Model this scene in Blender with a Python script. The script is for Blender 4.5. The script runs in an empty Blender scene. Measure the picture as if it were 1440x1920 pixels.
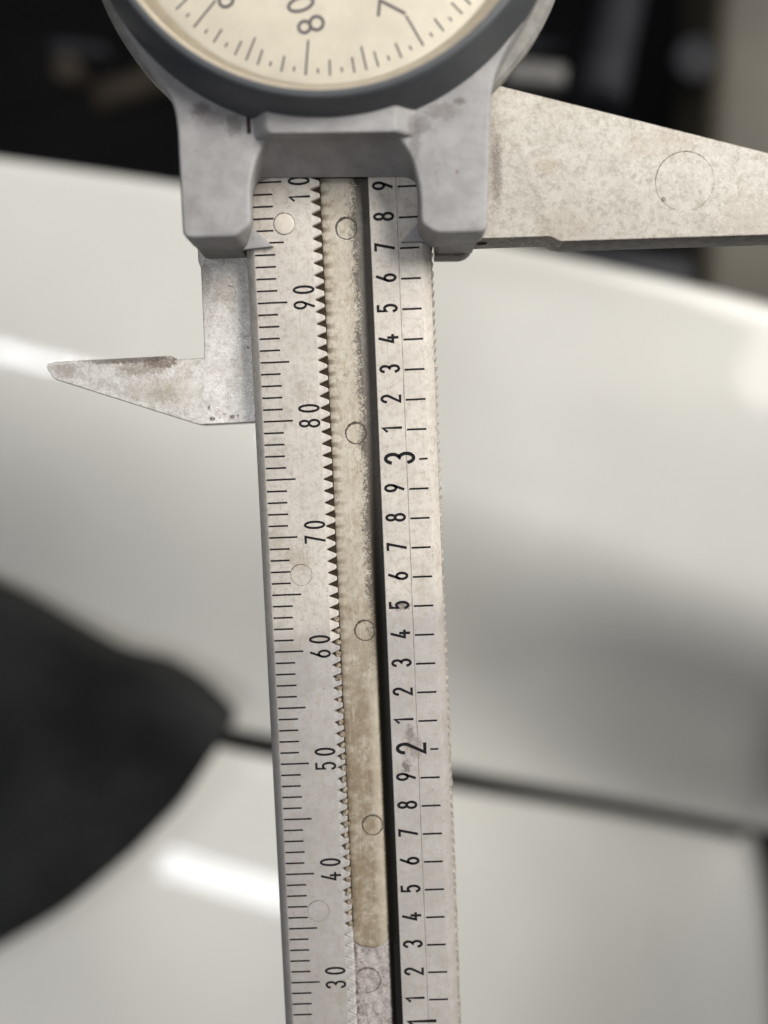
import bpy, bmesh, math, random
from mathutils import Vector, Matrix
random.seed(7)
# ------------------------------------------------------------------ camera
F = 1442.0                                    # focal length in photo pixels (1440 wide)
MM = 0.001                                    # things are modelled in millimetres under a root scaled to metres
OX, OY = 10.0, 72.0                           # caliper co-ordinates (across, scale reading) of the world origin
_w = Vector((5.99e-2, -1.40e-2, 4.06e-2))
ROT = Matrix.Rotation(_w.length, 3, _w.normalized())
TR = Vector((-7.0567, -72.0708, -70.6544))
CAM = -(ROT.transposed() @ TR)                # camera point in caliper millimetres
sc = bpy.context.scene
col = sc.collection
cd = bpy.data.cameras.new('camera'); cam = bpy.data.objects.new('camera', cd); col.objects.link(cam)
cd.sensor_fit = 'HORIZONTAL'; cd.sensor_width = 36.0; cd.lens = 36.0 * F / 1440.0
cd.clip_start = 0.002; cd.clip_end = 20.0
cd.dof.use_dof = True; cd.dof.focus_distance = 0.0665; cd.dof.aperture_fstop = 12.0
M4 = ROT.transposed().to_4x4()
M4.translation = Vector(((CAM.x - OX) * MM, (CAM.y - OY) * MM, CAM.z * MM))
cam.matrix_world = M4
sc.camera = cam
# ------------------------------------------------------------------ light: dim workshop air, ceiling strip lamps and an added key light
wd = bpy.data.worlds.new('World'); sc.world = wd; wd.use_nodes = True
bg = wd.node_tree.nodes['Background']; bg.inputs[0].default_value = (0.95, 0.97, 1.0, 1); bg.inputs[1].default_value = 0.05
sc.view_settings.view_transform = 'Standard'; sc.view_settings.look = 'None'
sc.view_settings.exposure = 0.15; sc.view_settings.gamma = 1.0
def area(name, loc, target, sx, sy, power, colour, roll=0.0, spread=180.0):
    l = bpy.data.lights.new(name, 'AREA'); l.shape = 'RECTANGLE'; l.size = sx; l.size_y = sy
    l.energy = power; l.color = colour; l.spread = math.radians(spread)
    o = bpy.data.objects.new(name, l); col.objects.link(o)
    d = (Vector(target) - Vector(loc)).normalized()
    q = d.to_track_quat('-Z', 'Y')
    o.rotation_mode = 'QUATERNION'
    from mathutils import Quaternion
    o.rotation_quaternion = q @ Quaternion((0, 0, 1), roll)
    o.location = loc
    return o
area('near_key_light', (0.365, 0.27, 0.38), (-0.01, 0.095, 0), 0.36, 0.26, 0.80, (1.0, 0.965, 0.90), 0.0, 68.0)  # unseen key light added close by, its narrow spread shaping the falloff
area('strip_lamp', (-0.145, -0.20, 1.10), (-0.145, -0.20, 0), 0.31, 0.075, 2.0, (0.93, 0.95, 1.0), math.radians(-22))
area('side_strip_lamp', (-0.635, 0.158, 1.10), (-0.635, 0.158, 0), 0.30, 0.018, 1.0, (0.93, 0.95, 1.0), math.radians(-16))
area('rear_strip_lamp', (0.06, 0.93, 1.10), (0.06, 0.93, 0), 0.36, 0.12, 2.2, (0.93, 0.95, 1.0), math.radians(-10))
# ------------------------------------------------------------------ helpers
def un(px, py, z=0.0):                         # a point of the photo at height z, in caliper millimetres
    d = ROT.transposed() @ Vector(((px - 720) / F, -(py - 960) / F, -1.0))
    return CAM + d * ((z - CAM.z) / d.z)
def xy(px, py, z=0.0):
    p = un(px, py, z); return (p.x, p.y)
def empty(name, loc=(0, 0, 0)):
    o = bpy.data.objects.new(name, None); col.objects.link(o); o.empty_display_size = 0.01
    o.location = loc; o.scale = (MM, MM, MM); return o
def tag(o, label, cat, group=None, kind=None):
    o['label'] = label; o['category'] = cat
    if group: o['group'] = group
    if kind: o['kind'] = kind
    return o
def finish(me, angle=35):
    me.update()
    for p in me.polygons: p.use_smooth = True
    me.set_sharp_from_angle(angle=math.radians(angle))
def obj(name, src, material, parent=None, loc=None, angle=35):
    if isinstance(src, bpy.types.Mesh): me = src
    else:
        bmesh.ops.recalc_face_normals(src, faces=src.faces)
        me = bpy.data.meshes.new(name); src.to_mesh(me); src.free(); finish(me, angle)
    if material and not me.materials: me.materials.append(material)
    o = bpy.data.objects.new(name, me); col.objects.link(o)
    if parent: o.parent = parent
    if loc: o.location = loc
    return o
def fillet(pts, rad, n=5):                     # rounds the corners of a closed polygon
    out = []; N = len(pts)
    for i in range(N):
        p = Vector(pts[i]); a = Vector(pts[i - 1]); b = Vector(pts[(i + 1) % N]); r = rad[i] if isinstance(rad, (list, tuple)) else rad
        if r <= 0: out.append(p.copy()); continue
        u = (a - p); v = (b - p); r2 = min(r, u.length * .49, v.length * .49)
        s = p + u.normalized() * r2; e = p + v.normalized() * r2
        for k in range(n + 1):
            t = k / n; out.append((1 - t) ** 2 * s + 2 * t * (1 - t) * p + t * t * e)
    return out
def inset(pts, d):
    N = len(pts); A = sum(pts[i].x * pts[(i + 1) % N].y - pts[(i + 1) % N].x * pts[i].y for i in range(N))
    sg = 1 if A > 0 else -1; out = []
    for i in range(N):
        e1 = (pts[i] - pts[i - 1]); e2 = (pts[(i + 1) % N] - pts[i])
        if e1.length < 1e-6: e1 = e2
        if e2.length < 1e-6: e2 = e1
        n1 = Vector((-e1.y, e1.x)).normalized() * sg; n2 = Vector((-e2.y, e2.x)).normalized() * sg
        m = n1 + n2
        if m.length < 1e-4: m = n1
        m = m.normalized(); c = max(.5, m.dot(n1)); out.append(pts[i] + m * (d / c))
    return out
def loft(bm, rings, cap0=True, cap1=True):     # rings: lists of 3D points with equal counts
    V = [[bm.verts.new(p) for p in r] for r in rings]
    n = len(V[0])
    for a, b in zip(V[:-1], V[1:]):
        for i in range(n): bm.faces.new((a[i], a[(i + 1) % n], b[(i + 1) % n], b[i]))
    if cap0: bm.faces.new(V[0][::-1])
    if cap1: bm.faces.new(V[-1])
    return V
def plate(pts, z0, z1, bev=0.15, back=0.0):     # extruded outline with a rounded front edge
    pts = [Vector(p) for p in pts]
    bm = bmesh.new(); R = []
    if back: R.append([(p.x, p.y, z0) for p in inset(pts, back)]); R.append([(p.x, p.y, z0 + back) for p in pts])
    else: R.append([(p.x, p.y, z0) for p in pts])
    R.append([(p.x, p.y, z1 - bev) for p in pts])
    for a in (30, 60, 90):
        a = math.radians(a); ins = inset(pts, bev * (1 - math.cos(a)))
        R.append([(p.x, p.y, z1 - bev + bev * math.sin(a)) for p in ins])
    loft(bm, R); return bm
def box(bm, x0, x1, y0, y1, z0, z1):
    V = [bm.verts.new(p) for p in ((x0, y0, z0), (x1, y0, z0), (x1, y1, z0), (x0, y1, z0), (x0, y0, z1), (x1, y0, z1), (x1, y1, z1), (x0, y1, z1))]
    for f in ((3, 2, 1, 0), (4, 5, 6, 7), (0, 1, 5, 4), (1, 2, 6, 5), (2, 3, 7, 6), (3, 0, 4, 7)): bm.faces.new([V[i] for i in f])
def lathe(prof, cx=0, cy=0, n=128, cap0=False, cap1=False):
    bm = bmesh.new()
    loft(bm, [[(cx + r * math.cos(2 * math.pi * i / n), cy + r * math.sin(2 * math.pi * i / n), z) for i in range(n)] for r, z in prof], cap0, cap1)
    return bm
def ss(a, b, x):
    t = max(0.0, min(1.0, (x - a) / (b - a))); return t * t * (3 - 2 * t)
# ------------------------------------------------------------------ materials
P25 = 1.0165; GAP0 = 99.273                      # rack pitch (25 teeth to the inch) and the first gap
class NT:
    def __init__(s, name):
        s.m = bpy.data.materials.new(name); s.m.use_nodes = True; s.t = s.m.node_tree; s.n = s.t.nodes
        s.b = s.n['Principled BSDF']; s.tc = s.n.new('ShaderNodeTexCoord').outputs['Object']
    def link(s, a, b): s.t.links.new(a, b)
    def val(s, sock, v):
        if hasattr(v, 'links') or isinstance(v, bpy.types.NodeSocket): s.link(v, sock)
        else: sock.default_value = v
    def noise(s, scale, detail=4, rough=.6, stretch=None, seed=0.0, out='Fac'):
        n = s.n.new('ShaderNodeTexNoise'); n.noise_dimensions = '4D'; n.inputs['Scale'].default_value = scale
        n.inputs['Detail'].default_value = detail; n.inputs['Roughness'].default_value = rough; n.inputs['W'].default_value = seed
        v = s.tc
        if stretch:
            mp = s.n.new('ShaderNodeMapping'); mp.inputs['Scale'].default_value = stretch; s.link(s.tc, mp.inputs[0]); v = mp.outputs[0]
        s.link(v, n.inputs['Vector']); return n.outputs[out]
    def rng(s, f, a, b, c=0.0, d=1.0, smooth=True):
        n = s.n.new('ShaderNodeMapRange'); n.interpolation_type = 'SMOOTHSTEP' if smooth else 'LINEAR'
        for i, v in enumerate((f, a, b, c, d)): s.val(n.inputs[i], v)
        return n.outputs[0]
    def math(s, op, a, b=0.0):
        n = s.n.new('ShaderNodeMath'); n.operation = op; s.val(n.inputs[0], a); s.val(n.inputs[1], b); return n.outputs[0]
    def mix(s, f, a, b, mode='MIX'):
        n = s.n.new('ShaderNodeMix'); n.data_type = 'RGBA'; n.blend_type = mode
        s.val(n.inputs[0], f); s.val(n.inputs[6], a if not isinstance(a, tuple) else (*a, 1)); s.val(n.inputs[7], b if not isinstance(b, tuple) else (*b, 1))
        return n.outputs[2]
    def sep(s):
        n = s.n.new('ShaderNodeSeparateXYZ'); s.link(s.tc, n.inputs[0]); return n.outputs
    def spot(s, x, y, rx, ry, nscale=2.0, lo=.46, hi=.62, seed=0.0):       # an irregular stain around a point
        mp = s.n.new('ShaderNodeMapping'); mp.inputs['Location'].default_value = (-x / rx, -y / ry, 0); mp.inputs['Scale'].default_value = (1 / rx, 1 / ry, 0)
        s.link(s.tc, mp.inputs[0]); l = s.n.new('ShaderNodeVectorMath'); l.operation = 'LENGTH'; s.link(mp.outputs[0], l.inputs[0])
        fall = s.rng(l.outputs['Value'], 1.0, 0.1)
        nz = s.noise(nscale * 1.6, 8, .78, seed=seed)
        g = s.rng(s.math('ADD', nz, s.math('MULTIPLY', s.math('SUBTRACT', fall, .6), .30)), lo, hi)
        fine = s.rng(s.noise(nscale * 5 + 4, 4, .7, seed=seed + 3), .35, .62, .35, 1.0)
        return s.math('MULTIPLY', s.math('MULTIPLY', s.rng(fall, 0, .35), g), fine)
    def bump(s, h, strength=.3, dist=.00005):
        n = s.n.new('ShaderNodeBump'); n.inputs['Strength'].default_value = strength; n.inputs['Distance'].default_value = dist
        s.link(h, n.inputs['Height']); s.link(n.outputs[0], s.b.inputs['Normal'])
    def done(s, colour, rough, **kw):
        s.val(s.b.inputs['Base Color'], colour if not isinstance(colour, tuple) else (*colour, 1)); s.val(s.b.inputs['Roughness'], rough)
        for k, v in kw.items(): s.val(s.b.inputs[k], v)
        return s.m
def simple(name, c, rough=.5, mottle=.12, scale=2.0, spec=.5, **kw):
    kw['Specular IOR Level'] = spec
    t = NT(name); n = t.noise(scale, 6)
    cc = t.mix(t.rng(n, .3, .7), tuple(v * (1 - mottle) for v in c), tuple(min(1, v * (1 + mottle)) for v in c))
    t.bump(t.noise(scale * 6, 3), .2, .00003)
    return t.done(cc, rough, **kw)

def beam_material():
    t = NT('aged_white_plastic')
    X, Y, Z = t.sep()
    c = t.mix(t.rng(t.noise(.35, 6, .65), .35, .68), (.67, .625, .57), (.58, .54, .49))
    # below a slanting ragged line: cooler, greyer plastic, darkened to stand in for light falloff
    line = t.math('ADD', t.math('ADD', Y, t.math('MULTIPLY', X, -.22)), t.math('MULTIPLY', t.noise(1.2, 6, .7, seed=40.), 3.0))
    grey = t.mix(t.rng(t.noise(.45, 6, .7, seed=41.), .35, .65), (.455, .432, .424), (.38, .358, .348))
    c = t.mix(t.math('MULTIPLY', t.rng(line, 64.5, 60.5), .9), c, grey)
    c = t.mix(t.math('MULTIPLY', t.rng(t.noise(1.5, 9, .82), .46, .62), .60), c, (.40, .345, .28))
    c = t.mix(t.math('MULTIPLY', t.rng(t.noise(.8, 7, .75, (6, .4, 1), 3.0), .53, .68), .42), c, (.36, .31, .26))
    c = t.mix(t.math('MULTIPLY', t.rng(t.noise(4.5, 6, .75, seed=5.), .56, .66), .65), c, (.22, .18, .15))
    c = t.mix(t.math('MULTIPLY', t.rng(t.noise(11, 3, .5, seed=15.), .69, .74), .8), c, (.09, .07, .06))
    for (px, py, rx, ry, colr, st, ns) in ((560, 1050, 2.6, 2.6, (.36, .29, .20), .6, .9), (590, 1195, 3.0, 1.2, (.33, .27, .20), .45, 2.4), (540, 1215, 2.0, 1.8, (.30, .25, .20), .4, 3.5),
                                          (752, 1136, 1.8, .8, (.10, .08, .065), .95, 2.4), (768, 1375, .9, 1.6, (.15, .12, .10), .9, 2.0), (762, 1438, .9, 1.3, (.07, .055, .05), .95, 2.6), (775, 1400, 1.6, 2.6, (.20, .16, .14), .8, 1.5),
                                          (565, 735, 1.6, 2.0, (.34, .29, .24), .6, 2.0), (640, 1870, 2.0, 2.5, (.33, .29, .24), .5, 1.2), (790, 1090, 1.2, 4.0, (.40, .36, .30), .6, .8), (520, 1010, 1.2, 3.0, (.45, .38, .28), .5, 1.0)):
        x, y = xy(px, py); c = t.mix(t.math('MULTIPLY', t.spot(x, y, rx, ry, ns, seed=px * .01), st), c, colr)
    t.bump(t.math('ADD', t.noise(5, 5), t.math('MULTIPLY', t.noise(.8, 2), 1.5)), .22, .00005)
    return t.done(c, t.rng(t.noise(3, 4), .3, .7, .38, .58), **{'Specular IOR Level': .4})
def insert_material():
    t = NT('yellowed_track_plastic'); X, Y, Z = t.sep()
    c = t.mix(t.rng(t.noise(.6, 6, .7), .35, .65), (.62, .57, .485), (.52, .465, .375))
    c = t.mix(t.math('MULTIPLY', t.rng(t.noise(1.3, 7, .75, (2.2, 1, 1), 2.0), .44, .64), .55), c, (.34, .27, .18))
    low = t.math('MULTIPLY', t.rng(Y, 76, 50), t.rng(t.noise(.8, 7, .75, seed=8.), .26, .60))
    c = t.mix(t.math('MULTIPLY', low, .88), c, (.22, .165, .10))
    c = t.mix(t.math('MULTIPLY', t.rng(t.noise(2.2, 8, .8, seed=51.), .52, .64), .6), c, (.20, .15, .10))
    c = t.mix(t.math('MULTIPLY', t.rng(t.noise(.9, 7, .7, (7, .5, 1), 52.), .55, .68), .45), c, (.66, .62, .54))
    pale = t.math('MULTIPLY', t.math('MULTIPLY', t.rng(t.math('ADD', X, t.math('MULTIPLY', t.noise(1.2, 5, .7, seed=31.), .7)), 8.1, 8.65), t.rng(Y, 61, 57)), .7)
    c = t.mix(t.math('MULTIPLY', pale, .7), c, (.55, .49, .40))  # edge highlight painted along the right of the lower track
    # brown smears flung out of each tooth gap
    ph = t.math('COSINE', t.math('MULTIPLY', t.math('SUBTRACT', Y, GAP0 - .12), 2 * math.pi / P25))
    sm = t.math('MULTIPLY', t.rng(t.math('ADD', t.math('MULTIPLY', ph, .28), t.noise(1.8, 6, .7, seed=4.)), .42, .78), t.rng(X, 6.85, 5.75))
    c = t.mix(t.math('MULTIPLY', sm, t.rng(Y, 52, 80, .45, .85)), c, (.17, .125, .08))
    c = t.mix(t.math('MULTIPLY', t.rng(t.noise(9, 5, .7, seed=9.), .60, .70), .55), c, (.17, .125, .085))
    # black dust along the far wall: loose speckle high up, the groove's shadow painted in lower down
    edge = t.rng(X, 7.5, 9.0, 0.0, 1.0, False)
    nz = t.math('MULTIPLY', t.math('SUBTRACT', t.noise(6.5, 6, .8, seed=1.0), .5), 2.6)
    nz = t.math('ADD', nz, t.math('MULTIPLY', t.math('SUBTRACT', t.noise(.5, 4, .6, seed=6.), .5), .9))
    gr = t.math('MULTIPLY', t.rng(t.math('ADD', nz, edge), .34, .74), t.rng(edge, .0, .22))
    c = t.mix(t.math('MULTIPLY', gr, t.rng(Y, 52, 66, .0, .90)), c, (.045, .036, .028))
    c = t.mix(t.math('MULTIPLY', t.rng(t.math('ADD', X, t.math('MULTIPLY', t.noise(5, 5, .7, seed=12.), .35)), 8.85, 9.12), t.rng(Y, 76, 62)), c, (.022, .019, .013))
    t.bump(t.math('ADD', t.noise(4, 7, .7), t.noise(12, 4, .7)), .4, .00006)
    return t.done(c, t.rng(t.noise(3, 5), .35, .65, .36, .55))
def granular_material():
    t = NT('grimy_granular_floor'); X, Y, Z = t.sep()
    big = t.noise(.9, 5, .65, seed=2.)
    c = t.mix(t.rng(t.math('ADD', t.noise(5.5, 8, .8), t.math('MULTIPLY', t.math('SUBTRACT', big, .5), .5)), .34, .58), (.15, .12, .115), (.50, .455, .44))
    c = t.mix(t.math('MULTIPLY', t.rng(t.noise(3.0, 6, .75, seed=4.), .57, .66), .85), c, (.05, .035, .03))
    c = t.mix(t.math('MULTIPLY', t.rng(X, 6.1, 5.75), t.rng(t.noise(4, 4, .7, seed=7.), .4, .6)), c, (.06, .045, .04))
    c = t.mix(t.rng(t.math('ADD', X, t.math('MULTIPLY', t.noise(4, 5, .7, seed=5.), .5)), 8.95, 9.15), c, (.022, .017, .012))  # groove's shadow painted down the right side
    t.bump(t.noise(6, 6, .7), .6, .00012)
    return t.done(c, .6)
def jaw_material(name, a, b, spots=(), metallic=.15, sheen=.36):
    t = NT(name)
    c = t.mix(t.rng(t.noise(.55, 6, .65), .34, .66), a, b)
    c = t.mix(t.math('MULTIPLY', t.rng(t.noise(1.8, 9, .8, seed=2.), .45, .62), .7), c, tuple(v * u for v, u in zip(b, (.60, .56, .50))))
    c = t.mix(t.math('MULTIPLY', t.rng(t.noise(4.5, 7, .8, seed=6.), .52, .64), .7), c, (min(1, a[0] * 1.22), min(1, a[1] * 1.22), min(1, a[2] * 1.22)))
    c = t.mix(t.math('MULTIPLY', t.rng(t.noise(6.5, 3, .5, seed=7.), .70, .76), .7), c, (.10, .07, .05))
    for (x, y, rx, ry, colr, st, ns, lo, hi) in spots: c = t.mix(t.math('MULTIPLY', t.spot(x, y, rx, ry, ns, lo, hi, seed=x), st), c, colr)
    c = t.mix(t.math('MULTIPLY', t.rng(t.noise(7, 6, .75, seed=11.), .58, .66), .6), c, (.18, .13, .09))
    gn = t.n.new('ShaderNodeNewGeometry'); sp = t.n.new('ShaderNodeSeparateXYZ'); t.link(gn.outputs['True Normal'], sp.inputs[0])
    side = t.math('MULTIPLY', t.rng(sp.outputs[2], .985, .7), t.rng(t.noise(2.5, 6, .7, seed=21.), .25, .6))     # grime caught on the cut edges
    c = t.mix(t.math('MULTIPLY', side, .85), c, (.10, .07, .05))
    t.bump(t.math('ADD', t.noise(3.5, 7, .7), t.noise(9, 4, .6)), .5, .00006)
    return t.done(c, t.rng(t.noise(4, 6, .7, seed=3.), .35, .65, sheen - .14, sheen + .14), Metallic=metallic)
def housing_material():
    t = NT('grey_moulded_plastic')
    c = t.mix(t.rng(t.noise(.45, 5), .32, .68), (.378, .368, .370), (.285, .277, .278))
    c = t.mix(t.math('MULTIPLY', t.rng(t.noise(2.6, 6, .7, seed=3.), .52, .7), .4), c, (.19, .175, .165))
    c = t.mix(t.math('MULTIPLY', t.rng(t.noise(8, 4, .6, seed=4.), .64, .72), .35), c, (.42, .41, .40))
    for (px, py, rx, ry, colr, st, ns) in ((375, 205, 1.4, .9, (.06, .045, .04), .9, 2.5), (440, 235, 1.2, 1.5, (.09, .075, .07), .8, 2.0), (400, 222, 2.4, 1.0, (.14, .12, .11), .6, 1.5),
                                          (862, 190, .9, .5, (.07, .05, .045), .9, 2.5), (830, 210, 2.2, 1.2, (.13, .11, .10), .7, 1.5), (778, 260, .8, 3.0, (.13, .11, .105), .7, 1.5),
                                          (857, 322, .2, .3, (.16, .07, .06), .95, 1.0), (817, 323, .16, .16, (.12, .10, .09), .9, 1.0), (785, 235, 1.6, 1.3, (.13, .11, .105), .7, 1.2)):
        x, y = xy(px, py, 4); c = t.mix(t.math('MULTIPLY', t.spot(x, y, rx, ry, ns, .38, .58, seed=px * .013), st), c, colr)
    t.bump(t.math('ADD', t.noise(7, 5), t.noise(16, 3)), .5, .00006)
    return t.done(c, t.rng(t.noise(5, 4), .3, .7, .42, .55))
def paint_material():
    t = NT('white_car_paint')
    c = t.mix(t.rng(t.noise(.02, 3), .3, .7), (.69, .68, .64), (.65, .64, .605))
    return t.done(c, .35, **{'Coat Weight': .45, 'Coat Roughness': .04, 'Specular IOR Level': .2})
def glass_material():
    m = bpy.data.materials.new('clear_crystal'); m.use_nodes = True; n = m.node_tree.nodes; L = m.node_tree.links
    n.remove(n['Principled BSDF']); o = n['Material Output']; a = n.new('ShaderNodeBsdfTransparent'); g = n.new('ShaderNodeBsdfGlossy'); g.inputs['Roughness'].default_value = .08
    a.inputs[0].default_value = (.995, .99, .97, 1)
    f = n.new('ShaderNodeFresnel'); f.inputs[0].default_value = 1.25; x = n.new('ShaderNodeMixShader')
    L.new(f.outputs[0], x.inputs[0]); L.new(a.outputs[0], x.inputs[1]); L.new(g.outputs[0], x.inputs[2]); L.new(x.outputs[0], o.inputs[0]); return m
M = dict(beam=beam_material(), insert=insert_material(), gran=granular_material(), housing=housing_material(), paint=paint_material(), glass=glass_material(),
         ink=simple('black_ink', (.012, .011, .013), .6, .25, 4.0, spec=.15), faint=simple('worn_line', (.20, .17, .15), .6, .3, 3.0),
         dial_ink=simple('dial_ink', (.13, .11, .13), .5, .1, 2.0), grime=simple('black_grime_and_shade', (.040, .029, .020), .8, .4, 3.0, spec=.08), filler=simple('caked_dirt', (.26, .215, .165), .8, .7, 5.0), knurl=simple('worn_knurl', (.38, .34, .30), .5, .35, 2.5),
         ring=simple('dirt_ring', (.11, .085, .065), .7, .4, 3.0), bezel=simple('slate_bezel', (.085, .09, .098), .42, .06, 1.0), dial=simple('cream_dial', (.80, .745, .64), .45, .06, .5),
         tan=simple('tan_crystal_rim', (.48, .42, .33), .4, .12, .8), body=simple('beige_slider_body', (.25, .24, .222), .5, .18, 1.2), dark_metal=simple('stained_metal', (.11, .095, .085), .45, .5, 1.0),
         black=simple('black_trim', (.018, .0185, .019), .6, .6, .03, spec=.12), dark=simple('recess_shade', (.006, .006, .007), .8, .3, .02, spec=.12), seam=simple('panel_seam', (.012, .014, .013), .7, .2, .1, spec=.12),
         olive=simple('olive_beige_paint', (.105, .092, .066), .5, .15, .03), grey=simple('dull_grey_metal', (.16, .155, .15), .5, .2, .1), slate=simple('dark_slate_rubber', (.030, .031, .036), .5, .3, .05, spec=.12), brown=simple('brown_fitting', (.035, .028, .022), .6, .3, .1, spec=.12),
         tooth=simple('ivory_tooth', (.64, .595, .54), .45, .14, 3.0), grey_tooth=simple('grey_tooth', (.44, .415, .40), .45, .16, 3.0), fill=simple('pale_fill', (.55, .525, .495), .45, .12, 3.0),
         pad=simple('pale_pad', (.64, .585, .51), .4, .06, 2.0))
# ------------------------------------------------------------------ car bodywork behind
car = empty('car_bodywork', (0, 0, 0))
tag(car, 'glossy white car bodywork with a dark panel gap, out of focus behind the caliper', 'car')
car.location = (-OX * MM, -OY * MM, 0)
def curve_pts(px, z):                          # piecewise-linear photo line, in millimetres
    P = []
    D = []
    for a, b in zip(px[:-1], px[1:]): D += [(a[0] + (b[0] - a[0]) * k / 8, a[1] + (b[1] - a[1]) * k / 8) for k in range(8)]
    for x, y in D + [px[-1]]:
        p = Vector(un(x, y, z(0) if callable(z) else z))
        for _ in range(6):
            if callable(z): p = Vector(un(x, y, z(p.x)))
        P.append(p)
    xs = [p.x for p in P]
    def f(x):
        for a, b in zip(P[:-1], P[1:]):
            if x <= b.x or b is P[-1]:
                if x < P[0].x: a, b = P[0], P[1]
                return a.y + (b.y - a.y) * (x - a.x) / (b.x - a.x)
    return f
def smooth_f(f, w=14):
    return lambda x: sum(f(x + k * w / 3) for k in range(-3, 4)) / 7
ZT = -102.0
def zg(x): return -128.0 - 84.0 * ss(-14, 125, x)
top_y = smooth_f(curve_pts([(-400, 236), (0, 288), (330, 335), (700, 400), (1000, 460), (1300, 524), (1440, 560), (1800, 650)], ZT))
gap_y = (curve_pts([(-400, 1200), (430, 1372), (500, 1386), (850, 1448), (1150, 1502), (1440, 1560), (1800, 1632)], zg))
X0, X1, NX = -120, 150, 90
def upper_z(s, x):
    D = ZT - 3.0 - zg(x); k = ss(-50, 20, x)   # steeper on the right, shaped to stand in for a cast shadow
    z = ZT - 3.0 * s
    z += -D * k * ss(.40, 1.02, s) - D * (1 - k) * ss(.36, 1.05, s)
    z += 0.8 * math.exp(-((s - .20) / .09) ** 2) * ss(0, 80, x)
    return z
def upper_panel():
    bm = bmesh.new(); rows = []
    S = [-.03, -.02, -.01, 0, .006, .015, .03] + [.03 + .96 * i / 60 for i in range(1, 61)] + [.995, 1.0, 1.0]
    for j, s in enumerate(S):
        r = []
        for i in range(NX + 1):
            x = X0 + (X1 - X0) * i / NX; a, b = top_y(x), gap_y(x)
            ds = max(0, s); y = a + (b - a) * ds; z = upper_z(ds, x)
            if s < .03: q = (.03 - s) / .06; z -= 7.0 * q * q * q * 2; y += 0.0
            if s <= 0: z -= 5 + (-s) * 500; y = a + (s * 20)
            if j >= len(S) - 3: z -= (0.6, 2.0, 16.0)[j - (len(S) - 3)]
            r.append(bm.verts.new((x, y, z)))
        rows.append(r)
    for a, b in zip(rows[:-1], rows[1:]):
        for i in range(NX): bm.faces.new((a[i], a[i + 1], b[i + 1], b[i]))
    return bm
def lower_panel():
    bm = bmesh.new(); rows = []
    T = [(6.0, -9), (2.0, -4.5), (.6, -2.6), (.1, -2.3), (.5, -1.65), (1.0, -1.15), (1.6, -.75), (2.3, -.42), (3.1, -.18), (4.0, 0)] + [(4.0 + 3 * k, 0) for k in range(1, 32)]
    for d, dz in T:
        r = []
        for i in range(NX + 1):
            x = X0 + (un(1640, 1700, -150).x - X0) * i / NX
            y = gap_y(x) - 5.4 - d; z = zg(x) + .5 + dz + (.27 + .5 * ss(0, 50, x) * math.exp(-d / 30)) * d - .0009 * d * d
            z -= 14 * ss(NX - 5, NX, i) ** 2
            r.append(bm.verts.new((x, y, z)))
        rows.append(r)
    for a, b in zip(rows[:-1], rows[1:]):
        for i in range(NX): bm.faces.new((a[i], a[i + 1], b[i + 1], b[i]))
    return bm
def up_normals(o):
    me = o.data
    if sum(p.normal.z * p.area for p in me.polygons) < 0: me.flip_normals()
o = obj('upper_panel', upper_panel(), M['paint'], car, angle=60); up_normals(o)
o = obj('lower_panel', lower_panel(), M['paint'], car, angle=60); up_normals(o)
def seam():
    bm = bmesh.new(); rows = []
    for i in range(61):
        x = X0 + (X1 - X0) * i / 60; y = gap_y(x)
        rows.append([bm.verts.new((x, y + 2, zg(x) - 12)), bm.verts.new((x, y - 6, zg(x) - 12)), bm.verts.new((x, y - 6, zg(x) - 14)), bm.verts.new((x, y + 2, zg(x) - 14))])
    for a, b in zip(rows[:-1], rows[1:]):
        for k in range(4): bm.faces.new((a[k], a[(k + 1) % 4], b[(k + 1) % 4], b[k]))
    return bm
obj('gap_channel', seam(), M['seam'], car)
def wedge():                                   # domed black trim that tapers into the panel gap
    z = -104.0
    P = [xy(*p, z) for p in ((-260, 1010), (0, 1132), (120, 1200), (190, 1240), (290, 1262), (360, 1305), (428, 1374), (392, 1428), (338, 1510), (243, 1606), (122, 1706), (0, 1778), (-120, 1836), (-260, 1880))]
    pts = fillet(P, 3.5, 5); bm = bmesh.new()
    R = [[(p.x, p.y, z - 14) for p in pts]]
    for k in range(7):
        a = math.radians(90 * k / 6); R.append([(p.x, p.y, z - 1.2 + 1.2 * math.sin(a)) for p in inset(pts, 1.0 * (1 - math.cos(a)))])
    loft(bm, R); return bm
obj('black_trim', wedge(), M['black'], car)
# ------------------------------------------------------------------ dim things in the dark recess beyond the bodywork
g = bmesh.new(); box(g, -700, 700, -560, 760, -432, -430)
rec = obj('recess_floor', g, M['dark'], None); rec.scale = (MM,) * 3; rec.location = car.location; rec['kind'] = 'structure'  # near-black colour stands in for the shade of the recess
def far(name, bm, mat_, label, cat, base):
    r = obj(name, bm, mat_, None); r.scale = (MM,) * 3; r.location = car.location; return tag(r, label, cat)
def rod(a, b, r, n=20, flare=0.0):
    a = Vector(a); b = Vector(b); q = (b - a).to_track_quat('Z', 'Y'); L = (b - a).length; bm = bmesh.new()
    prof = [(r * .8, 0), (r, r * .15), (r * (1 + flare), L * .2), (r, L * .35), (r, L * .7), (r * (1 + flare), L * .85), (r, L - r * .15), (r * .8, L)]
    loft(bm, [[tuple(a + q @ Vector((R * math.cos(2 * math.pi * i / n), R * math.sin(2 * math.pi * i / n), z))) for i in range(n)] for R, z in prof]); return bm
z = -170
far('painted_post', plate(fillet([xy(1365, -300, z), xy(1325, 300, z), xy(1312, 640, z), xy(1700, 700, z), xy(1700, -300, z)], 8, 5), z - 30, z, 6.0), M['olive'], 'blurred olive beige post rising at the right edge behind the large jaw', 'post', 0)
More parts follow.
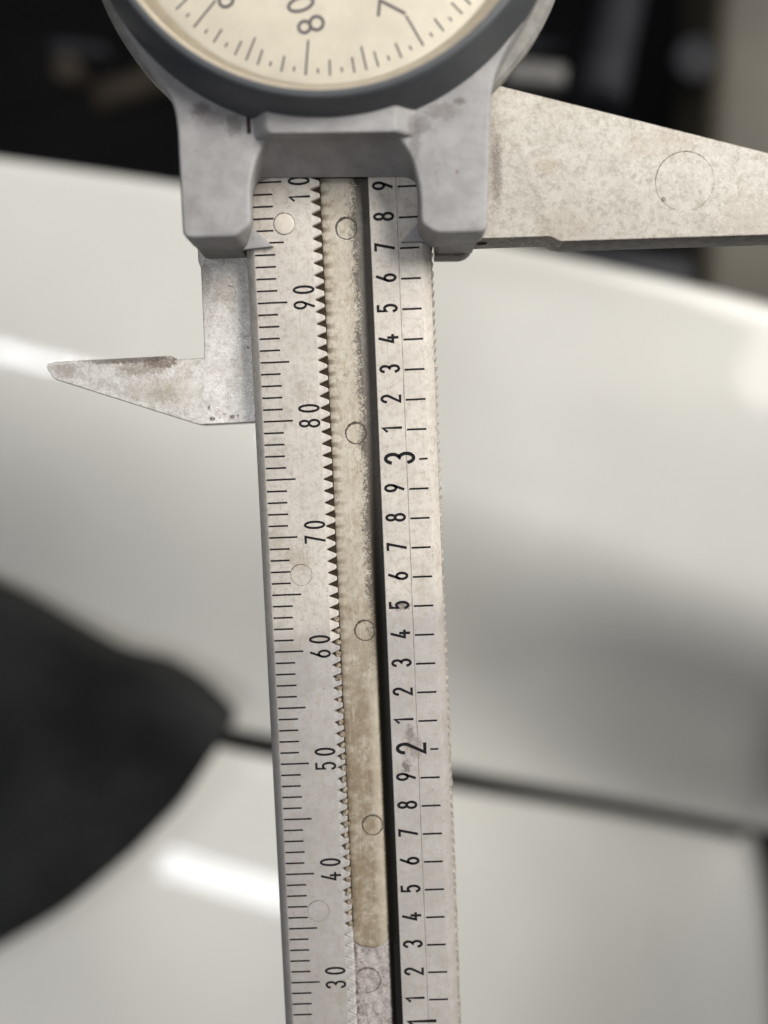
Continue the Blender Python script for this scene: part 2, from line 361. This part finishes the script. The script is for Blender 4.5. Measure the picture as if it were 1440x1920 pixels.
far('metal_bar', plate(fillet([xy(950, 108, -160), xy(1064, 118, -160), xy(1060, 158, -160), xy(945, 148, -160)], 1.5, 4), -166, -160, 1.5), M['grey'], 'small blurred pale grey bar in the dark just right of the dial', 'bar', 0)
far('rubber_hose', rod(un(1190, -120, -175), un(1120, 200, -165), 7.0, flare=.06), M['slate'], 'dark slate hose standing blurred in the dark above the large jaw', 'hose', 0)
far('metal_bracket', plate(fillet([xy(1000, 440, -140), xy(1310, 480, -140), xy(1312, 560, -140), xy(1000, 520, -140)], 3, 4), -152, -140, 3.0), M['slate'], 'dark slate bracket blurred below the large jaw against the white edge', 'bracket', 0)
far('round_knob', lathe([(1.0, -172), (6.5, -171), (7.0, -168), (6.2, -165.4), (3.0, -164.6), (.4, -164.5)], *xy(1300, 118, -168), n=32, cap0=True, cap1=True), M['slate'], 'small blurred grey knob between the hose and the olive post', 'knob', 0)
far('grey_strap', plate(fillet([xy(88, 72, -180), xy(195, 80, -180), xy(195, 100, -180), xy(88, 96, -180)], 1.5, 4), -186, -180, 1.5), M['slate'], 'faint dark grey strap in the black recess left of the dial', 'strap', 0)
far('brown_fitting', lathe([(1.0, -186), (4.8, -185), (5.2, -182), (4.2, -178.6), (2.0, -178), (.4, -178)], *xy(126, 130, -180), n=32, cap0=True, cap1=True), M['brown'], 'faint brown round fitting in the black recess left of the dial', 'fitting', 0)
far('steel_plate', plate(fillet([xy(930, 66, -190), xy(1075, 78, -190), xy(1075, 98, -190), xy(930, 90, -190)], 2, 4), -200, -190, 2.0), M['slate'], 'dim dark plate just above the pale bar right of the dial', 'plate', 0)
far('brown_pipe', rod(un(180, 190, -200), un(330, 140, -200), 5.0, flare=.08), M['brown'], 'faint brown pipe lying in the black recess close to the bezel', 'pipe', 0)
# ------------------------------------------------------------------ the caliper
cal = empty('dial_caliper', (-OX * MM, -OY * MM, 0))
tag(cal, 'worn white plastic dial caliper with grey slider, millimetre and inch scales and measuring jaws', 'caliper')
Y0, Y1 = 8.0, 128.0
XB0, XS0, XR, XT = -.88, -.06, 4.92, 5.68      # outer left edge, face, tooth root, tooth tip
XI0, XI1, XK = 5.70, 9.81, 9.82                # track insert, inch strip
XF, XC, XN = 14.12, 14.88, 15.10               # inch face end, bevel end, knurl
def beam_mesh():
    prof = [(XB0, -3.9), (XB0, -1.0), (XB0 + .08, -.82), (XS0 - .06, -.06), (XS0 + .08, 0), (XR - .03, 0), (XR, -.03), (XR, -2.6), (XI0, -2.6), (XI0, -2.7), (XK, -2.7), (XK, -.05), (XK + .05, 0), (XF - .06, 0), (XF + .06, -.05), (XC - .05, -.72), (XC, -.85), (XC, -3.9)]
    bm = bmesh.new(); NS = 40; rings = []
    for k in range(NS + 1):
        y = Y0 + (Y1 - Y0) * k / NS; rings.append([(x, y, z) for x, z in prof])
    loft(bm, rings); return bm
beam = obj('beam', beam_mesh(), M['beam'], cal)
# dark fill in the tooth slot: grime, with the gaps' shade painted in
g = bmesh.new(); box(g, XR + .005, XI0 - .005, Y0 + .1, Y1 - .1, -2.59, -.42); obj('slot_grime_and_shade', g, M['grime'], beam)
YE = xy(690, 1778, -.7)[1]
def track():                                    # worn track: flat, then falling away into the grimy slot on the right
    prof = [(XI0, -.80), (XI0 + .08, -.74), (XI0 + .5, -.72), (7.4, -.70), (8.25, -.70), (8.5, -.73), (8.68, -.82), (8.82, -.98), (8.95, -1.22), (9.2, -1.5), (9.5, -1.62), (XI1, -1.65)]
    bm = bmesh.new(); rows = []; n = 150; L0, L1 = YE - .2, Y1 - 2
    for k in range(n + 1):
        y = L0 + (L1 - L0) * (k / n) ** 1.6
        r = []
        for i, (x, z) in enumerate(prof):
            yy = y
            if k < 14:                          # rounded lower end
                e = (max(0.0, abs((x - 7.25) / 1.5)) ** 2.6); yy = y + min(1.6, .9 * e) * (1 - k / 14) if x < 8.9 else y
            if x > 8.3: z = -.70 + (z + .70) * (1 - .68 * ss(62, 80, y))
            zz = z - (.26 * (1 - ss(0, 4, k)) if x < 8.7 else 0)
            r.append(bm.verts.new((x, yy, zz + random.uniform(-.006, .006))))
        rows.append(r)
    for a, b in zip(rows[:-1], rows[1:]):
        for i in range(len(prof) - 1): bm.faces.new((a[i], a[i + 1], b[i + 1], b[i]))
    return bm
o = obj('rack_track', track(), M['insert'], beam, angle=60); up_normals(o)
g = bmesh.new(); N1, N2 = 28, 140
V = [[g.verts.new((XI0 + (XI1 - XI0) * i / N1, Y0 + .2 + (YE + 1.9 - Y0) * j / N2, -.86 + random.uniform(-.03, .03) * (1 - ss(.7, .8, i / N1)) - .82 * ss(.74, .86, i / N1) + .07 * math.sin(i * .9) * math.cos(j * .35) * (1 - ss(.6, .7, i / N1)))) for i in range(N1 + 1)] for j in range(N2 + 1)]
for j in range(N2):
    for i in range(N1): g.faces.new((V[j][i], V[j][i + 1], V[j + 1][i + 1], V[j + 1][i]))
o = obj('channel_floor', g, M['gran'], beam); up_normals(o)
# rack teeth, 25 to the inch
def tooth_mesh(z0=-2.0, tip=.13, m_='tooth'):
    bm = bmesh.new(); h = P25 / 2
    pts = [Vector(p) for p in ((-.06, -h + .02), (.03, -h + .05), (XT - XR - .05, -tip), (XT - XR, -tip + .05), (XT - XR, tip - .05), (XT - XR - .05, tip), (.03, h - .05), (-.06, h - .02))]
    R = [[(p.x, p.y, z0) for p in pts], [(p.x, p.y, -.07) for p in pts], [(p.x, p.y, -.012) for p in inset(pts, .045)]]
    loft(bm, R); bmesh.ops.recalc_face_normals(bm, faces=bm.faces)
    me = bpy.data.meshes.new('rack_tooth'); bm.to_mesh(me); bm.free(); finish(me, 30); me.materials.append(M[m_]); return me
tm = [[tooth_mesh(-2.0, .14 + .02 * k, m_) for k in range(4)] for m_ in ('tooth', 'grey_tooth')]  # lower teeth take the beam's grey, painted light falloff included
fm = []
for k in range(5):
    bm = bmesh.new()
    bmesh.ops.create_icosphere(bm, subdivisions=2, radius=1)
    for v in bm.verts: v.co = Vector((v.co.x * .30, v.co.y * .28, v.co.z * .45)) * (1 + random.uniform(-.22, .22))
    me = bpy.data.meshes.new('caked_dirt'); bm.to_mesh(me); bm.free(); finish(me, 80); me.materials.append(M['filler']); fm.append(me)
bm = bmesh.new(); R_ = [Vector(p) for p in ((.10, 0.0), (XT - XR + .02, -P25 / 2 + .16), (XT - XR + .02, P25 / 2 - .16))]
loft(bm, [[(p.x, p.y, -1.5) for p in R_], [(p.x, p.y, -.10) for p in R_], [(p.x, p.y, -.06) for p in inset(R_, .04)]]); bmesh.ops.recalc_face_normals(bm, faces=bm.faces)
fill_mesh = bpy.data.meshes.new('gap_fill'); bm.to_mesh(fill_mesh); bm.free(); finish(fill_mesh, 30); fill_mesh.materials.append(M['fill'])
for k in range(-2, 82):
    y = GAP0 - P25 * (k + .5)
    if y < 14: break
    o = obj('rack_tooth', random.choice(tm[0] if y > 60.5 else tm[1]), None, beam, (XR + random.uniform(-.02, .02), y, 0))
    yg = GAP0 - P25 * k
    if yg <= 34.5:
        obj('gap_fill', fill_mesh, None, beam, (XR, yg, -.05 + random.uniform(-.05, .03)))
    elif yg < 63:
        q = ss(64, 57, yg)
        o = obj('caked_dirt', random.choice(fm), None, beam, (XR + .52 + random.uniform(-.08, .1), yg - .12 + random.uniform(-.08, .08), -.62 + .34 * q * random.uniform(.3, 1))); o.rotation_euler.z = random.uniform(0, 6)
# knurled right edge
def knurl():
    bm = bmesh.new(); pts = [Vector((XC - .25, Y0 + .5))]; p = .80; n = int((Y1 - Y0 - 1) / p)
    L = []
    for k in range(n):
        y = Y0 + .5 + k * p; j = random.uniform(-.035, .035)
        for t, x in ((0, 0), (.22, .02), (.38, .17), (.55, .23), (.72, .17), (.88, .02)): L.append((XC + .02 + x + (j if x else 0), y + t * p))
    L.append((XC + .02, Y0 + .5 + n * p))
    rows = []
    for x, y in L: rows.append([bm.verts.new((XC - .04, y, -.74)), bm.verts.new((XC + (x - XC) * .75, y, -.86)), bm.verts.new((x, y, -1.15)), bm.verts.new((x, y, -2.9)), bm.verts.new((XC - .04, y, -3.2))])
    for a, b in zip(rows[:-1], rows[1:]):
        for i in range(4): bm.faces.new((a[i], a[i + 1], b[i + 1], b[i]))
    return bm
o = obj('knurled_edge', knurl(), M['knurl'], beam, angle=40)
# --- printed scales
def arc(cx, cy, rx, ry, a0, a1, n=14):
    return [(cx + rx * math.cos(math.radians(a0 + (a1 - a0) * i / n)), cy + ry * math.sin(math.radians(a0 + (a1 - a0) * i / n))) for i in range(n + 1)]
W = .33                                        # glyphs: height 1, stroke centre lines
GL = {
 '0': [arc(W / 2, .5, W / 2, .5, 90, 450, 30)],
 '1': [[(.02, .78), (W * .62, 1), (W * .62, 0)]],
 '2': [arc(W / 2, .74, W / 2, .26, 175, -25, 14) + [(0, 0), (W, 0)]],
 '3': [arc(W / 2 - .01, .755, W / 2 - .01, .245, 165, -80, 14) + arc(W / 2, .26, W / 2, .26, 80, -165, 14)],
 '4': [[(W * .55, 1), (-.02, .27), (W + .03, .27)], [(W * .66, .52), (W * .66, 0)]],
 '5': [[(W * .95, 1), (.03, 1), (.01, .56)] + arc(W / 2 - .01, .33, W / 2 + .01, .33, 125, -150, 16)],
 '6': [[(W * .75, 1), (W * .30, .62)] + arc(W / 2, .29, W / 2, .29, 150, 510, 26)],
 '7': [[(0, 1), (W, 1), (W * .30, 0)]],
 '8': [arc(W / 2, .765, W * .44, .235, -90, 270, 24), arc(W / 2, .265, W * .52, .265, 90, 450, 24)],
 '9': [[(W * .25, 0), (W * .70, .38)] + arc(W / 2, .71, W / 2, .29, -30, 330, 26)],
}
def stroke_mesh(strokes, wd, ends=True, zlift=.0015, z=0.0):
    bm = bmesh.new()
    for si, s in enumerate(strokes):
        P = [Vector(p) for p in s]; closed = (P[0] - P[-1]).length < 1e-4
        if closed: P = P[:-1]
        n = len(P); Ls = []; Rs = []
        for i in range(n):
            a = P[i - 1] if (i or closed) else None; b = P[(i + 1) % n] if (i < n - 1 or closed) else None
            e1 = (P[i] - a).normalized() if a is not None else None; e2 = (b - P[i]).normalized() if b is not None else None
            if e1 is None: e1 = e2
            if e2 is None: e2 = e1
            t = (e1 + e2); t = t.normalized() if t.length > .05 else e1; nn = Vector((-t.y, t.x)); c = max(.62, nn.dot(Vector((-e1.y, e1.x))))
            p = P[i].copy()
            if not closed and i == 0: p -= e2 * wd * .3
            if not closed and i == n - 1: p += e1 * wd * .3
            zz = z + si * zlift
            Ls.append(bm.verts.new((*(p + nn * (wd / 2 / c)), zz))); Rs.append(bm.verts.new((*(p - nn * (wd / 2 / c)), zz)))
        for i in range(n if closed else n - 1):
            j = (i + 1) % n; bm.faces.new((Rs[i], Rs[j], Ls[j], Ls[i]))
    return bm
def up_obj(name, bm, m_, parent, loc=None):
    o = obj(name, bm, m_, parent, loc); up_normals(o); return o
PR = .012
def glyph(ch, h, wd, xr, y, parent, z=PR, ang=0.0, name='numeral', m_='ink', wide=1.0):
    """a figure turned a quarter left: its foot at xr, its left side at y"""
    S = [[(-(gy) * h, gx * h * wide) for gx, gy in s] for s in GL[ch]]
    ca, sa = math.cos(ang), math.sin(ang)
    S = [[(a * ca - b * sa, a * sa + b * ca) for a, b in s] for s in S]
    return up_obj(name, stroke_mesh(S, wd), M[m_], parent, (xr, y, z))
for v in range(20, 110, 10):                    # millimetre figures
    s = str(v); n = len(s)
    for k, ch in enumerate(s):
        glyph(ch, 1.66, .20, 4.80 + random.uniform(-.02, .02), v - .56 - (1.28 if n == 3 else 0) + 1.28 * k - (.1 if ch == '1' else 0) + (.30 if n == 3 else 0), beam, wide=.98)
def tick(x0, x1, y, wd, parent, name='graduation_line', m_='ink', z=PR):
    bm = bmesh.new(); n = 5; A = []; B = []
    for i in range(n + 1):
        x = x0 + (x1 - x0) * i / n; j = random.uniform(-.006, .006); A.append(bm.verts.new((x - x0, -wd / 2 + j, 0))); B.append(bm.verts.new((x - x0, wd / 2 + j * .5, 0)))
    for i in range(n): bm.faces.new((A[i], A[i + 1], B[i + 1], B[i]))
    return up_obj(name, bm, M[m_], parent, (x0, y, z))
for v in range(22, 105):
    L = 2.50 if v % 5 == 0 else 1.72
    tick(.02 + random.uniform(-.02, .02), L + random.uniform(-.05, .05), v, .15, beam)
for k in range(8, 42):                          # inch scale in tenths
    y = k * 2.54 + .09
    if k % 10:
        tick(12.26, 13.93 + random.uniform(-.03, .03), y, .165, beam)
        glyph(str(k % 10), 1.56, .23, 11.78, y - .12, beam, wide=1.0)
    else:
        tick(13.22, 13.93, y, .16, beam)
        glyph(str(k // 10), 2.40, .30, 12.74, y - .25 + (.32 if k == 10 else 0), beam, wide=.98)
g = bmesh.new(); yy = Y0 + 1
V = []
while yy < Y1 - 2:
    j = random.uniform(-.015, .015); w2 = random.uniform(.014, .034); V.append((g.verts.new((12.14 + j - w2, yy, PR * .6)), g.verts.new((12.14 + j + w2, yy, PR * .6)))); yy += .7
for a, b in zip(V[:-1], V[1:]): g.faces.new((a[0], a[1], b[1], b[0]))
up_obj('ruled_line', g, M['faint'], beam)
# --- round moulding marks
def ring_mark(px, py, z, r, parent, m_='ring', w=.055, dome=None, a0=0, a1=360):
    c = xy(px, py, z); n = 40; bm = bmesh.new(); V = []
    full = a1 - a0 >= 360; cnt = n if full else n + 1
    for i in range(cnt):
        a = math.radians(a0 + (a1 - a0) * i / n); ww = w * random.uniform(.5, 1.2) * (.55 + .75 * max(0.0, math.cos(a - 2.0))); jr = r + random.uniform(-.012, .012)
        V.append([bm.verts.new(((jr + s * ww) * math.cos(a), (jr + s * ww) * math.sin(a), zz)) for s, zz in ((-.5, -.02), (-.2, .012), (.2, .012), (.5, -.02))])
    for i in range(cnt if full else cnt - 1):
        a, b = V[i], V[(i + 1) % cnt]
        for k in range(3): bm.faces.new((a[k], b[k], b[k + 1], a[k + 1]))
    o = up_obj('moulding_mark', bm, M[m_], parent, (c[0], c[1], z))
    if dome:
        d = lathe([(r * .97, -.03), (r * .94, dome * .5), (r * .8, dome * .85), (r * .4, dome), (.02, dome)], n=36, cap1=True)
        obj('moulding_pin', d, M['pad'], parent, (c[0], c[1], z))
ring_mark(533, 420, 0, .90, beam, w=.13, dome=.14)
ring_mark(565, 1078, 0, .93, beam, w=.10); ring_mark(597, 1708, 0, .95, beam, w=.09)
zt = -.66
for p in ((650, 428), (668, 812), (685, 1182), (699, 1547)): ring_mark(*p, zt, .90, beam, w=.17)
ring_mark(690, 1838, -.76, 1.15, beam, w=.12, a0=-110, a1=130)
# ------------------------------------------------------------------ slider housing
DC = Vector((7.3, 121.35))
slider = obj('slider_housing', None, None) if False else None
def housing():
    zT = 4.0
    L = [(-5.05, 94.50), xy(334, 240, 3.6), xy(328, 203, 3.6), xy(318, 182, 3.6), xy(294, 150, 3.6), xy(246, 82, 3.6), xy(206, 2, 3.6)]
    Rr = [xy(1004, 2, 3.6), xy(972, 55, 3.6), xy(938, 118, 3.6), xy(922, 160, 3.6), xy(917, 260, 3.6), (19.15, 93.90)]
    a0 = math.atan2(L[-1][1] - DC.y, L[-1][0] - DC.x); r0 = math.hypot(L[-1][1] - DC.y, L[-1][0] - DC.x)
    a1 = math.atan2(Rr[0][1] - DC.y, Rr[0][0] - DC.x); r1 = math.hypot(Rr[0][1] - DC.y, Rr[0][0] - DC.x)
    if a0 < 0: a0 += 2 * math.pi
    arcp = []
    for k in range(1, 40):
        t = k / 40; a = a0 + (a1 - a0) * t; r = r0 + (r1 - r0) * t; arcp.append((DC.x + r * math.cos(a), DC.y + r * math.sin(a)))
    outer = L + arcp + Rr
    orad = [.75] + [1.2] * 3 + [2] * 3 + [0] * len(arcp) + [2] * 3 + [1.2] * 2 + [.75]
    # window, from the right foot round to the left foot
    inT = [(15.05, 93.98), xy(789, 420, zT), xy(786, 350, zT), xy(770, 290, zT), xy(744, 256, zT), xy(502, 260, zT), xy(480, 292, zT), xy(469, 345, zT), xy(470, 420, zT), (-.85, 94.42)]
    inB = [(14.6, 93.98), xy(783, 440, .15), xy(783, 360, .15), xy(779, 340, .15), xy(762, 331, .15), xy(500, 333, .15), xy(483, 341, .15), xy(474, 362, .15), xy(474, 430, .15), (-.7, 94.42)]
    irad = [.5, .5, .8, .8, .5, .5, .8, .8, .5, .5]
    top = fillet(outer + inT, orad + irad, 4); bot = fillet(outer + inB, orad + irad, 4)
    n0 = sum(5 if r > 0 else 1 for r in orad)
    for i in range(n0): bot[i] = top[i].copy()
    zb = [1.25] * n0 + [.14] * (len(top) - n0)
    bm = bmesh.new(); R = [[(p.x, p.y, z) for p, z in zip(bot, zb)]]
    b = .30
    R.append([(*(p.lerp(q, 1.0)), zz + (zT - b - zz) * 1.0) for p, q, zz in zip(bot, top, zb)])
    mid = [p.lerp(q, 1.0) for p, q in zip(bot, top)]
    for k in range(1, 6):
        a = math.radians(90 * k / 5); c = 1 - math.cos(a)
        ins = inset(mid, b * c); R.append([(p.x, p.y, zT - b + b * math.sin(a)) for p in ins])
    V = loft(bm, R, False, False)
    es = [bm.edges.get((V[-1][i], V[-1][(i + 1) % len(V[-1])])) for i in range(len(V[-1]))]
    bmesh.ops.triangle_fill(bm, use_beauty=True, use_dissolve=False, edges=es, normal=(0, 0, 1))
    return bm
hs = obj('slider_housing', housing(), M['housing'], cal, angle=40)
def hump():                                     # raised bridge over the window
    zT, zh = 3.9, 5.15
    lo = [xy(468, 262, zT), xy(470, 200, zT), xy(782, 195, zT), xy(786, 258, zT)]
    lo[0] = (lo[0][0] + .25, xy(500, 262, zT)[1]); lo[3] = (lo[3][0] - .25, xy(745, 259, zT)[1])
    hi = [xy(502, 249, zh), xy(497, 180, zh), xy(742, 178, zh), xy(740, 246, zh)]
    A = [Vector(p) for p in lo]; B = [Vector(p) for p in hi]
    A = fillet(lo, .4, 4); B = fillet(hi, .4, 4); bm = bmesh.new(); R = [[(p.x, p.y, zT) for p in A]]
    for t in (.35, .7, .88): R.append([(*(p.lerp(q, t * .97)), zT + (zh - zT) * t) for p, q in zip(A, B)])
    R.append([(p.x, p.y, zh - .03) for p in B]); R.append([(p.x, p.y, zh) for p in inset(B, .12)])
    loft(bm, R); return bm
obj('bridge', hump(), M['housing'], hs, angle=50)
a = xy(462, 226, 4); b_ = xy(471, 251, 4)
g = bmesh.new(); box(g, a[0], b_[0], b_[1], a[1] + .8, 3.6, 4.012); obj('bridge_slit', g, M['grime'], hs)
for P in ([xy(474, 428, .3), xy(512, 462, .3), (-.72, 94.45), (-1.2, 94.45), (-1.2, 96)], [xy(784, 418, .3), (15.4, 96), (15.4, 94.0), xy(788, 453, .3), xy(752, 454, .3)]):
    obj('guide_lip', plate([Vector(p) for p in P], .03, .42, .05), M['housing'], hs)
# --- slider body under the grey housing
def body():
    bm = bmesh.new()
    for P in ([(-4.9, 94.55), (-1.08, 94.5), (-1.08, 112), (-4.9, 109)], [(15.3, 94.12), (18.6, 94.0), (18.6, 109), (15.3, 112)]):
        pts = fillet(P, [.5, .15, .2, .2], 4)
        R = [[(p.x, p.y, -2.48) for p in inset(pts, .12)], [(p.x, p.y, -2.3) for p in pts], [(p.x, p.y, 1.3) for p in pts]]
        loft(bm, R)
    n = 96; cx, cy = DC.x + .2, DC.y
    ring = [(cx + 19.95 * math.cos(2 * math.pi * i / n), cy + 19.95 * math.sin(2 * math.pi * i / n)) for i in range(n)]
    ring = [Vector(p) for p in ring if p[1] > 104.2]
    # upper casing behind the dial, cut square where the beam enters
    k0 = max(range(len(ring)), key=lambda i: (ring[i] - ring[i - 1]).length); ring = ring[k0:] + ring[:k0]
    loft(bm, [[(p.x, p.y, .15) for p in ring], [(p.x, p.y, 1.0) for p in ring], [(p.x, p.y, 1.3) for p in inset(ring, .3)]])
    return bm
bd = obj('slider_body', body(), M['body'], cal)
g = plate(fillet([(15.35, 94.0), (17.9, 93.9), (18.8, 94.5), (18.8, 104), (15.35, 104)], [.1, .5, .6, .2, .2], 4), -4.6, -2.5, .15)
obj('lower_guide', g, M['dark_metal'], bd)
# --- large jaw on the right
zj = .45
jb = [xy(905, 447.5, zj), xy(1028, 443.5, zj), xy(1037, 446, zj), xy(1050, 453, zj), xy(1440, 440.5, zj)]
tp0, tp1 = Vector(xy(928, 158, zj)), Vector(xy(1440, 286, zj))
ext = 1.35
jb[-1] = tuple(Vector(jb[3]) + (Vector(jb[-1]) - Vector(jb[3])) * ext)
tt = tp0 + (tp1 - tp0) * (ext + .02)
jp = [(15.4, jb[0][1] - .02)] + [jb[0]] + jb[1:] + [(jb[-1][0] + .5, jb[-1][1] + .8), tuple(tt), tuple(tp0), (19.4, 108.6), (15.4, 109)]
pts = fillet(jp, [0, 0, .12, .1, .15, .3, .3, .8, .2, 0, 0], 3)
jx = xy(925, 330, zj)[0]
JS = [(jx + .1, 101, 1.4, 9.0, (.24, .19, .15), .55, 4.0, .44, .6), (jx + .3, 100, 1.1, 8.0, (.08, .06, .05), .9, 7.0, .56, .62), (*xy(1025, 310, zj), 1.6, 1.3, (.38, .29, .19), .6, 1.5, .4, .6), (*xy(1060, 420, zj), 5, 3, (.42, .34, .25), .5, .7, .45, .65),
      (*xy(1244, 374, zj), .30, .30, (.09, .06, .05), 1.0, 1.0, .2, .4), (*xy(1240, 270, zj), 6, 2.2, (.40, .33, .26), .6, 1.0, .42, .62), (*xy(1400, 400, zj), 5, 4, (.44, .38, .31), .6, 1.5, .45, .6)]
jaw = obj('outside_jaw', plate(pts, -2.6, zj, .10), jaw_material('speckled_ivory_jaw', (.575, .54, .485), (.495, .46, .405), JS, .0, .45), cal)
ring_mark(1284, 340, zj, 2.42, jaw, w=.11, a0=20, a1=250); ring_mark(1284, 340, zj, 2.42, jaw, w=.08, a0=-75, a1=20)
fp = [Vector(jb[3]) + Vector((.35, -.02)), Vector(jb[4]) + Vector((-.1, -.02)), Vector(jb[4]) + Vector((-.1, .25)), Vector(jb[3]) + Vector((.35, .25))]
obj('measuring_face', plate(fp, -2.62, zj - .10, .04), M['dark_metal'], jaw)
bm = lathe([(.46, 0), (.42, .06), (.2, .02), (.02, .0)], n=20, cap1=True); o = obj('screw_hole', bm, M['grime'], jaw, (19.3, jb[0][1] - .035, -.9)); o.rotation_euler.x = math.radians(90); o.scale = (1, .8, .5)
# --- inside jaw on the left
zl = -2.5
ip = [(378.5, 672), (324, 674.5), (321, 666.5), (98, 679), (89, 682), (87, 690), (101, 711), (368, 795), (376, 796.5), (520, 790)]
ip = [xy(*p, zl) for p in ip]
bl = xy(375, 500, zl)
ip = [(-5.45, 103), (-5.45, 95.2), (bl[0] - .15, bl[1] + .5), (bl[0] + .05, bl[1] - .1), xy(382.5, 640, zl)] + [xy(382.5, 671, zl)] + ip[1:-1] + [(-.98, ip[-1][1] + .02), (-.98, 103)]
NPI = len(ip)
pi = fillet(ip, [0, .1, .1, .1, 0, .12, .1, .15, .3, .2, .5, .3, .3, .3, 0, 0][:NPI], 3)
def L_(px, py): return xy(px, py, zl)
LS = [(*L_(302, 679), 2.4, .9, (.10, .045, .02), .95, 2.2, .40, .54), (*L_(250, 674), 6.0, .6, (.07, .055, .045), .9, 2.0, .42, .56), (*L_(310, 740), 3.0, 1.6, (.26, .19, .12), .6, 1.6, .44, .6), (*L_(270, 690), 5.0, 1.3, (.20, .14, .10), .8, 3.0, .47, .6), (*L_(225, 676), 6.0, .55, (.16, .13, .11), .85, 1.6, .38, .6), (*L_(398, 785), .34, .24, (.05, .035, .03), 1.0, 1.0, .15, .3), (*L_(435, 781), .30, .24, (.07, .045, .03), 1.0, 1.0, .15, .3), (*L_(446, 779), .12, .16, (.06, .04, .03), 1.0, 1.0, .1, .2), (*L_(420, 776), .12, .1, (.06, .04, .03), 1.0, 1.0, .1, .2), (*L_(412, 783), .1, .1, (.06, .04, .03), 1.0, 1.0, .1, .2), (*L_(465, 652), .16, .16, (.04, .03, .03), 1.0, 1.0, .1, .2), (*L_(392, 765), .16, .3, (.10, .08, .07), 1.0, 1.0, .1, .2),
      (*L_(420, 545), 2.0, 2.2, (.34, .28, .22), .6, 1.6, .36, .6), (*L_(385, 520), 1.2, 2.6, (.24, .20, .16), .7, 2.2, .4, .6), (*L_(305, 735), 7, 2.5, (.46, .41, .33), .5, 1.0, .4, .6), (*L_(120, 695), 2.0, 1.3, (.38, .33, .28), .6, 1.8, .4, .6)]
ij = obj('inside_jaw', plate(pi, -4.3, zl, .11), jaw_material('speckled_silver_jaw', (.80, .775, .745), (.66, .63, .59), LS, .22, .34), cal)
ring_mark(428, 550, zl, .66, ij, w=.11, a0=-70, a1=90)
# ------------------------------------------------------------------ dial
bz = obj('bezel', lathe([(18.9, 1.4), (18.98, 3.98), (18.9, 4.35), (18.05, 6.55), (17.95, 6.8), (17.78, 6.97), (17.6, 7.0), (17.38, 6.97), (17.3, 6.85), (17.28, 6.2)], *DC, n=160), M['bezel'], cal, angle=40)
obj('crystal_rim', lathe([(17.28, 6.75), (16.95, 6.55), (16.75, 6.0), (16.2, 5.2), (15.9, 4.75)], *DC, n=160), M['tan'], bz, angle=60)
zd = 4.6
df = obj('dial_face', lathe([(16.2, zd - .5), (16.2, zd - .02), (16.1, zd), (5, zd), (.02, zd)], *DC, n=160, cap0=True, cap1=True), M['dial'], cal)
obj('crystal', lathe([(17.2, 6.45), (16.6, 6.62), (12, 6.75), (6, 6.8), (.02, 6.82)], *DC, n=128, cap1=True), M['glass'], bz, angle=80)
e = Vector(xy(573, 141, zd)) - DC; RO = e.length; A80 = math.atan2(e.x, -e.y)
e9 = Vector(xy(368, 63, zd)) - DC; e7 = Vector(xy(786, 87, zd)) - DC
STEP = math.radians(3.6)
rest = bmesh.new()
for k in range(100):
    v = (80 + k) % 100; a = A80 - STEP * k           # clockwise: readings grow towards the left
    Lk = 2.65 if v % 10 == 0 else (1.85 if v % 5 == 0 else (1.2 if v % 2 == 0 else .55)); wdt = .16 if v % 10 == 0 else .145
    r0, r1 = RO - (0 if v % 2 == 0 or v % 5 == 0 else .18), RO - Lk
    d = Vector((math.sin(a), -math.cos(a))); nrm = Vector((-d.y, d.x)) * wdt / 2
    q = [DC + d * r0 + nrm, DC + d * r0 - nrm, DC + d * r1 - nrm, DC + d * r1 + nrm]
    kk = (v - 80)
    if -17 <= kk <= 17:
        g = bmesh.new(); g.faces.new([g.verts.new((p.x, p.y, zd + .02)) for p in q]); up_obj('graduation_line', g, M['dial_ink'], df)
    else: rest.faces.new([rest.verts.new((p.x, p.y, zd + .02)) for p in q])
o = up_obj('graduation_ring', rest, M['dial_ink'], df); o['kind'] = 'stuff'
def dglyph(ch, px, py, rot, h=1.95, wide=1.5):       # figure centred on a photo point
    S = [[((gx - W / 2) * h * wide, (gy - .5) * h) for gx, gy in s] for s in GL[ch]]
    ca, sa = math.cos(math.radians(rot)), math.sin(math.radians(rot)); c = xy(px, py, zd)
    up_obj('dial_numeral', stroke_mesh([[(p * ca - q * sa, p * sa + q * ca) for p, q in s] for s in S], .24), M['dial_ink'], df, (c[0], c[1], zd + .02))
dglyph('8', 583, 47, 104); dglyph('0', 564, 8, 104)
dglyph('7', 735, 17, 82, 2.0, 1.7); dglyph('0', 728, -32, 82)
dglyph('9', 432, -6, 125); dglyph('0', 455, -38, 125)
